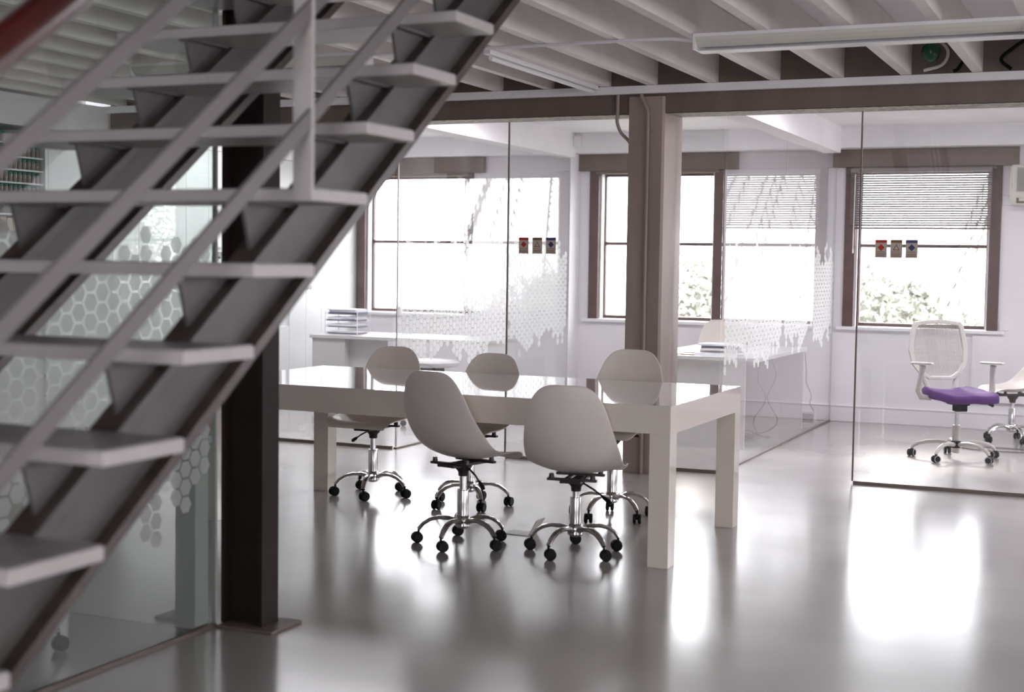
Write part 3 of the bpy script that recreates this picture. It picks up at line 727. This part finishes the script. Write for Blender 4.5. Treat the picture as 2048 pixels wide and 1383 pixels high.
# padded stool seen through the hexagons
og = (-5.45, 10.62, 0); r = root('office_stool', og, label='white office stool with black mechanism, seen through the hexagon glass', cat='stool')
vs = MB(); vs.lathe([(.05, .50), (.19, .505), (.23, .52), (.235, .545), (.20, .565), (.08, .572)], (og[0], og[1], 0), 24); vs.build('seat', WHITEP, r, og, smooth=True)
MB().box(-5.53, -5.36, 10.56, 10.68, .455, .50).box(-5.50, -5.47, 10.60, 10.64, .40, .455).build('mechanism', BLACK, r, og, bevel=.004)
MB().lathe([(.025, .10), (.025, .455)], (og[0], og[1], 0), 14).build('gas_cylinder', CHROME, r, og, smooth=True)
for k in range(5):
    a = k*2*PI/5; MB().tube([(og[0], og[1], .12), (og[0]+.15*math.cos(a), og[1]+.15*math.sin(a), .12), (og[0]+.24*math.cos(a), og[1]+.24*math.sin(a), .055)], .013, 8).build('leg', CHROME, r, og, smooth=True)
    MB().lathe([(.02, -.012), (.026, -.008), (.026, .008), (.02, .012)], (og[0]+.24*math.cos(a), og[1]+.24*math.sin(a), .026), 12, 'y').build('caster', BLACK, r, og)

# ---------------------------------------------------------------- middle room desk with papers and cables
og = (-3.05, 11.3, 0); r = root('desk', og, label='long white desk behind the brown column with magazines on it', cat='desk')
MB().box(-3.52, -2.60, 10.43, 12.15, .67, .70).build('desktop', DESKW, r, og, bevel=.002)
MB().box(-3.50, -2.70, 10.45, 10.47, .0, .67).build('end_panel', DESKW, r, og); MB().box(-3.50, -2.62, 12.10, 12.12, .0, .67).build('end_panel', DESKW, r, og)
MB().box(-3.48, -3.46, 10.47, 12.10, .25, .67).build('modesty_panel', DESKW, r, og)
stack = [(-2.98, 10.62, .30, .21, .022, .1, PAPER), (-2.94, 10.66, .29, .20, .018, -.15, CARD), (-2.93, 10.64, .31, .22, .016, .05, PAPER), (-2.96, 10.65, .28, .2, .02, .25, PAPERD), (-2.95, 10.64, .30, .21, .014, -.05, PAPER)]
z = .7005
for i, (x, y, a, b, h, t, m) in enumerate(stack):
    pts = [(x+sx*a/2*math.cos(t)-sy*b/2*math.sin(t), y+sx*a/2*math.sin(t)+sy*b/2*math.cos(t), z) for sx, sy in ((-1, -1), (1, -1), (1, 1), (-1, 1))]
    o = MB().prism(pts, (0, 0, h)).build('magazine', m, origin=(x, y, z)); z += h
    tag(o, ['white magazine at the bottom', 'cream magazine second from bottom', 'white magazine in the middle', 'dark magazine second from top', 'white magazine on top'][i]+' of the pile on the desk behind the column', 'magazine', 'pile on the desk behind the column')
for i, (x, y, t, m, lb) in enumerate([(-3.33, 10.52, .2, PAPER, 'single folded paper at the end of the desk behind the column'), (-3.20, 10.56, -.3, AMB, 'small brown notebook on the desk behind the column'), (-3.22, 10.80, .4, CARD, 'cream envelope on the desk behind the column')]):
    pts = [(x+sx*.09*math.cos(t)-sy*.05*math.sin(t), y+sx*.09*math.sin(t)+sy*.05*math.cos(t), .7005) for sx, sy in ((-1, -1), (1, -1), (1, 1), (-1, 1))]
    o = MB().prism(pts, (0, 0, .008)).build(['folded_paper', 'notebook', 'envelope'][i], m, origin=(x, y, .7005)); tag(o, lb, ['paper', 'notebook', 'envelope'][i])
cabs = [([(-2.72, 11.35, .66), (-2.68, 11.36, .5), (-2.74, 11.34, .32), (-2.66, 11.36, .15), (-2.72, 11.40, .06), (-2.85, 11.5, .008), (-3.0, 11.7, .008)], 'grey cable hanging under the long white desk, nearest the doorway glass'),
        ([(-2.84, 11.5, .66), (-2.86, 11.5, .45), (-2.78, 11.45, .30), (-2.88, 11.46, .12), (-2.82, 11.4, .008), (-2.7, 11.3, .008)], 'thin grey cable hanging in a loop under the long white desk'),
        ([(-2.585, 12.0, .66), (-2.58, 12.05, .5), (-2.60, 12.15, .4), (-2.57, 12.22, .28), (-2.60, 12.32, .2), (-2.58, 12.395, .125)], 'wavy cable running down to the floor socket box')]
for P, lb in cabs:
    o = MB().tube(curve(P), .005, 6).build('cable', CABLE, origin=P[0]); tag(o, lb, 'cable')
mb = MB(); P = [(-2.85+.12*math.cos(t*.9)*(.6+.04*t), 11.0+.16*math.sin(t*.9), .006+.0015*t) for t in range(0, 24)]
o = mb.tube(P, .0045, 6).build('coiled_cable', CABLE, origin=P[0]); tag(o, 'coil of cable lying on the floor under the long white desk', 'cable')
og = (-2.63, 12.42, 0); r = root('socket_box', og, label='small white socket box with brown front on the floor behind the doorway glass', cat='socket')
MB().box(-2.70, -2.57, 12.41, 12.47, 0, .12).build('box', WHITEP, r, og, bevel=.003); MB().box(-2.685, -2.585, 12.404, 12.41, .02, .10).build('faceplate', BEAM, r, og)

# ---------------------------------------------------------------- right room bits
og = (-.4, 9.9, 0); r = root('desk', og, label='white desk end at the right edge of the photo inside the glass room', cat='desk')
MB().box(-.62, -.58, 9.70, 10.45, 0, .72).build('side_panel', DESKW, r, og); MB().box(-.62, 1.0, 9.70, 10.45, .72, .745).build('desktop', DESKW, r, og); MB().box(.96, 1.0, 9.70, 10.45, 0, .72).build('side_panel', DESKW, r, og)
og = (-.6, 12.8, 1.94); r = root('air_conditioner', og, label='beige wall air conditioner beside the right-hand window', cat='air conditioner')
MB().box(-1.03, -.25, 12.66, 12.868, 1.94, 2.28).build('casing', ACM, r, og, bevel=.02)
mb = MB()
for k in range(22): mb.box(-.975, -.45, 12.652, 12.659, 2.055+k*.0092, 2.06+k*.0092)
mb.build('grille', ACG, r, og); MB().box(-.975, -.45, 12.655, 12.6595, 1.955, 2.0).build('outlet_flap', BEAM, r, og); MB().box(-.955, -.46, 12.650, 12.655, 1.972, 1.998).build('flap_vane', ACM, r, og)
def plate(x, z, lb, nm='wall_socket'):
    og = (x, YB-.001, z); r = root(nm, og, label=lb, cat='socket' if 'socket' in nm else 'switch')
    MB().box(x-.04, x+.04, YB-.012, YB-.001, z-.04, z+.04).build('plate', WHITEP, r, og, bevel=.003)
    MB().lathe([(.018, -.004), (.02, 0)], (x, YB-.013, z), 14, 'y').build('dial', WHITEP, r, og)
plate(-1.055, .905, 'small white wall socket beside the lower corner of the right-hand window')
plate(-1.065, 1.985, 'small white wall switch between the right-hand window and the air conditioner', 'wall_switch')
o = MB().box(-1.30, -.2, 12.835, 12.845, .24, .80).box(-1.31, -.2, 12.835, 12.869, .80, .815).box(-1.31, -1.30, 12.835, 12.869, .22, .80).build('wall_panel', WALL, origin=(-.7, 12.84, .22)); tag(o, 'flat white panel on the wall under the window behind the purple chair', 'wall panel')
mb = MB(); P = [(-.95+.28*math.cos(t*.5), 11.45+.12*math.sin(t*.5), .005) for t in range(0, 15)]
o = mb.tube(P, .004, 6).build('floor_cable', CABLE, origin=P[0]); tag(o, 'thin cable looped on the floor behind the purple office chair', 'cable')
og = (-5.05, 12.6, 2.5); 
r = root('motion_sensor', (-5.06, 12.60, 2.52), label='small white motion sensor on the white ceiling beam', cat='sensor'); og = (-5.06, 12.60, 2.52)
MB().box(-4.958, -4.90, 12.55, 12.615, 2.50, 2.60).build('housing', WHITEP, r, og, bevel=.006); MB().lathe([(.018, -.006), (.02, 0)], (-4.93, 12.549, 2.54), 14, 'y').build('lens', WHITEP, r, og)
og = (-5.16, 12.8, 2.36); r = root('junction_box', og, label='square grey junction box under the white bulkhead, left of the middle window', cat='junction box')
MB().box(-5.24, -5.08, 12.82, 12.869, 2.285, 2.43).build('box', WALL, r, og, bevel=.004)

og = (-2.86, 6.62, 0); r = root('floor_socket', og, label='open metal floor socket flap between the chairs under the table', cat='socket')
MB().box(-2.95, -2.81, 6.57, 6.68, 0, .004).build('plate', GREYDESK, r, og); MB().prism([(-2.81, 6.57, .004), (-2.81, 6.68, .004), (-2.765, 6.68, .085), (-2.765, 6.57, .085)], (.004, 0, -.002)).build('flap', ACM, r, og)

# ---------------------------------------------------------------- ceiling services
o = MB().box(-7.56, XR, 8.885, 8.928, 2.517, 2.568).build('cable_trunking', CEIL, origin=(-1, 8.9, 2.517), bevel=.003); tag(o, 'long white cable trunking running along the brown cross beam', 'cable trunking')
def batten(x0, x1, label):
    og = ((x0+x1)/2, 7.07, 2.49); r = root('ceiling_lamp', og, label=label, cat='ceiling lamp', group='louvre ceiling lamps hanging under the joists')
    MB().box(x0, x1, 6.99, 7.15, 2.553, 2.569).box(x0, x0+.012, 6.99, 7.15, 2.49, 2.553).box(x1-.012, x1, 6.99, 7.15, 2.49, 2.553).build('housing', WHITEP, r, og)
    prof = [(6.99, 2.553), (6.995, 2.535), (7.01, 2.517), (7.03, 2.505), (7.035, 2.505), (7.015, 2.519), (7.0, 2.537), (6.996, 2.553)]
    MB().prism([(x0+.012, y, z) for y, z in prof], (x1-x0-.024, 0, 0)).build('reflector', ACM, r, og)
    MB().box(x0+.012, x1-.012, 7.135, 7.15, 2.488, 2.553).box(x0+.012, x1-.012, 7.05, 7.135, 2.488, 2.492).build('reflector', WHITEP, r, og)
    MB().tube([(x0+.02, 7.08, 2.525), (x1-.02, 7.08, 2.525)], .013, 12).build('tube', PAPER, r, og, smooth=True)
batten(-2.12, -.52, 'white louvre lamp under the ceiling joists at the upper right')
batten(-5.68, -4.07, 'white louvre lamp under the ceiling joists seen between the stair treads')
og = (-3.3, 8.0, 2.5); r = root('ceiling_lamp', og, label='slim white batten lamp fixed along a joist above the table', cat='ceiling lamp')
MB().box(-3.37, -3.328, 7.15, 8.86, 2.545, 2.60).build('housing', WHITEP, r, og, bevel=.004); MB().tube([(-3.35, 7.2, 2.53), (-3.35, 8.82, 2.53)], .013, 10).build('tube', WHITEP, r, og, smooth=True)
o = MB().tube([(-4.07, 7.04, 2.556), (-3.9, 7.04, 2.560), (-3.4, 7.04, 2.560), (-2.4, 7.04, 2.560), (-2.25, 7.03, 2.556), (-2.12, 7.05, 2.54)], .0095, 10).build('conduit_pipe', CEIL, origin=(-3, 7.04, 2.56), smooth=True); tag(o, 'thin white conduit pipe joining the two louvre lamps under the joists', 'pipe')
r = root('conduit_pipe', (-3.02, 8.915, 0), label='painted conduit running down the front of the brown column', cat='pipe'); og = (-3.02, 8.915, 0)
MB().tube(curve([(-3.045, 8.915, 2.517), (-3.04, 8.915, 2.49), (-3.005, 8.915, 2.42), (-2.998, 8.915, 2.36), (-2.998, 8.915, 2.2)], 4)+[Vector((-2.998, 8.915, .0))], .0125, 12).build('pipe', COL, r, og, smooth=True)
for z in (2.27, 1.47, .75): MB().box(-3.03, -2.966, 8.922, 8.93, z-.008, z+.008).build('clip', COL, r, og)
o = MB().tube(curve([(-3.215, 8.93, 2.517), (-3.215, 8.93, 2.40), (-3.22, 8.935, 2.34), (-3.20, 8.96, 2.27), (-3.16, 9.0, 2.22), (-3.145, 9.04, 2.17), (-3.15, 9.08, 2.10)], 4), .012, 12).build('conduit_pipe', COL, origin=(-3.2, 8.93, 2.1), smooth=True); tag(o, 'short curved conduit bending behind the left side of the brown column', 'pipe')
# cables and a green float in the joist bays at the upper right
r = root('glass_float', (-1.19, 8.80, 2.69), label='round green glass float lodged between two joists at the upper right', cat='glass float'); og = (-1.19, 8.80, 2.69)
MB().lathe([(.008, 2.625), (.035, 2.64), (.052, 2.665), (.058, 2.695), (.048, 2.725), (.02, 2.745), (.012, 2.77), (.012, 2.786)], (-1.19, 8.80, 0), 18).build('float', GREEN, r, og, smooth=True)
for pts, lb, mm in (([(-1.17, 8.86, 2.78), (-1.10, 8.86, 2.70), (-1.13, 8.87, 2.62), (-1.24, 8.88, 2.59)], 'pale cable looping round the green float at the upper right', ACM),
                ([(-1.02, 8.9, 2.78), (-.99, 8.9, 2.70), (-1.04, 8.9, 2.60), (-1.07, 8.9, 2.58)], 'thick black cable hanging in the bay beside the green float', BLACK),
                ([(-.62, 8.9, 2.78), (-.74, 8.9, 2.70), (-.80, 8.9, 2.64), (-.74, 8.9, 2.58)], 'black cable loop hanging in the last bay at the upper right', BLACK)):
    o = MB().tube(curve(pts), .010, 8).build('hanging_cable', mm, origin=pts[0], smooth=True); tag(o, lb, 'cable')

EMIT = bpy.data.materials.new('added fill diffuser'); EMIT.use_nodes = True
_b = EMIT.node_tree.nodes['Principled BSDF']; _b.inputs['Base Color'].default_value = (.8, .8, .8, 1); _b.inputs['Emission Color'].default_value = (.97, .94, 1, 1); _b.inputs['Emission Strength'].default_value = 6.5
for lx, ly, lb in ((-6.3, 10.1, 'added unseen fill lamp in the far left room'), (-3.8, 10.1, 'added unseen fill lamp in the middle room behind the column'), (-1.2, 10.1, 'added unseen fill lamp in the room with the purple chair'), (1.8, 10.1, 'added unseen fill lamp deep in the right-hand glass room')):  # added fill lamps, hidden by the cross beam, to brighten the glass rooms
    og = (lx, ly, 2.55); r = root('ceiling_lamp', og, label=lb, cat='ceiling lamp')
    MB().box(lx-.92, lx+.92, ly-.32, ly+.32, 2.57, 2.628).build('housing', WHITEP, r, og); MB().box(lx-.90, lx+.90, ly-.30, ly+.30, 2.555, 2.57).build('diffuser', EMIT, r, og)

# ---------------------------------------------------------------- room behind the stair glass
og = (-3.5, 4.35, 0); r = root('low_divider', og, label='low white divider panel behind the hexagon glass, left of the dark post', cat='divider')
MB().box(-3.81, -3.20, 4.31, 4.39, .0, .70).build('panel', DESKW, r, og, bevel=.002)
MB().box(-3.83, -3.186, 4.30, 4.40, .70, .725).build('cap', DESKW, r, og, bevel=.002)
og = (-3.245, 4.35, .7255); r = root('mug', og, label='dark purple mug on the low white divider behind the hexagon glass', cat='mug')
MB().lathe([(.026, 0), (.034, .07), (.030, .07), (.023, .006)], og, 18).build('body', CUP, r, og, smooth=True)
MB().tube([(-3.275, 4.35, .775), (-3.302, 4.35, .772), (-3.304, 4.35, .745), (-3.271, 4.35, .742)], .004, 8).build('handle', CUP, r, og, smooth=True)

# ---------------------------------------------------------------- outside
structure('ground', MB().box(-60, 60, 14, 120, -3.4, -3.3), GROUND)
def foliage(cx, cy_, cz, rx, ry, rz, n, seed, size=.12):
    rnd = random.Random(seed); mb = MB(); lobes = [(rnd.uniform(-.6, .6), rnd.uniform(-.6, .6), rnd.uniform(-.7, .7), rnd.uniform(.35, .6)) for _ in range(9)]
    for i in range(n):
        lx, ly, lz, lr = rnd.choice(lobes); d = Vector((rnd.gauss(0, 1), rnd.gauss(0, 1), rnd.gauss(0, 1))).normalized()*lr*(rnd.random()**.3)
        c = Vector((cx+(lx+d.x)*rx, cy_+(ly+d.y)*ry, cz+(lz+d.z)*rz)); a = Vector((rnd.gauss(0, 1), rnd.gauss(0, 1), rnd.gauss(0, 1))).normalized(); b = a.orthogonal().normalized(); s = size*rnd.uniform(.6, 1.3)
        mb.add([c-a*s, c+b*s*.4, c+a*s, c-b*s*.4], [(0, 1, 2, 3)])
    return mb
trees = [(-5.6, 20, .0, 2.0, 1.2, 1.5, 'pale leafy tree beyond the middle rear window', LEAF2), (-2.2, 17.4, .0, 1.6, 1.2, 1.35, 'leafy tree beyond the window with the blind', LEAF),
         (1.4, 17.4, .0, 1.8, 1.2, 1.4, 'leafy tree beyond the rear wall to the right of the blind window', LEAF2), (4.6, 22, .4, 2.2, 1.6, 1.7, 'leafy tree far to the right beyond the rear wall', LEAF),
         (11.6, 22, 1.6, 1.9, 1.3, 2.0, 'tall leafy tree reflected in the stair glass', LEAF), (8.0, 18, -.2, 1.8, 1.2, 1.2, 'low leafy tree reflected in the stair glass', LEAF2)]
for i, (x, y, z, rx, ry, rz, lb, m) in enumerate(trees):
    r = root('tree', (x, y, -3.3), label=lb, cat='tree', group='trees outside the rear windows'); og = (x, y, -3.3)
    foliage(x, y, z, rx, ry, rz, 9000, i, .07).build('foliage', m, r, og)
    MB().tube([(x, y, -3.3), (x+.1, y, -1.5), (x, y, z)], [.16, .12, .06], 8).build('trunk', BARK, r, og, smooth=True)
og = (-.6, 23.5, -3.3); r = root('palm_tree', og, label='palm with long drooping fronds outside the rear windows', cat='tree')
MB().tube([(-.6, 23.5, -3.3), (-.65, 23.5, 0), (-.6, 23.5, 4.2)], [.22, .18, .15], 10).build('trunk', BARK, r, og, smooth=True)
for k in range(16):
    a = k*2*PI/16+.2; rnd = random.Random(k); L = 2.9; mb = MB()
    for q in range(26):
        t = (q+2)/28; px = L*t*math.cos(a)*.8; py = L*t*math.sin(a)*.8; pz = 4.3+1.0*t-3.6*t*t*(1+.3*(k % 3)); c = Vector((-.6+px, 23.5+py, pz))
        side = Vector((-math.sin(a), math.cos(a), 0)); fw_ = Vector((math.cos(a), math.sin(a), -1.2*t))
        for s in (-1, 1):
            e = c+side*s*.42*(1-abs(t-.4))+fw_*.18+Vector((0, 0, -.28)); mb.add([c, c+fw_*.05, e], [(0, 1, 2)])
    mb.tube([(-.6+L*t*math.cos(a)*.8, 23.5+L*t*math.sin(a)*.8, 4.3+1.0*t-3.6*t*t*(1+.3*(k % 3))) for t in [i/8 for i in range(9)]], [.03-.003*i for i in range(9)], 5)
    mb.build('frond', PALM, r, og)
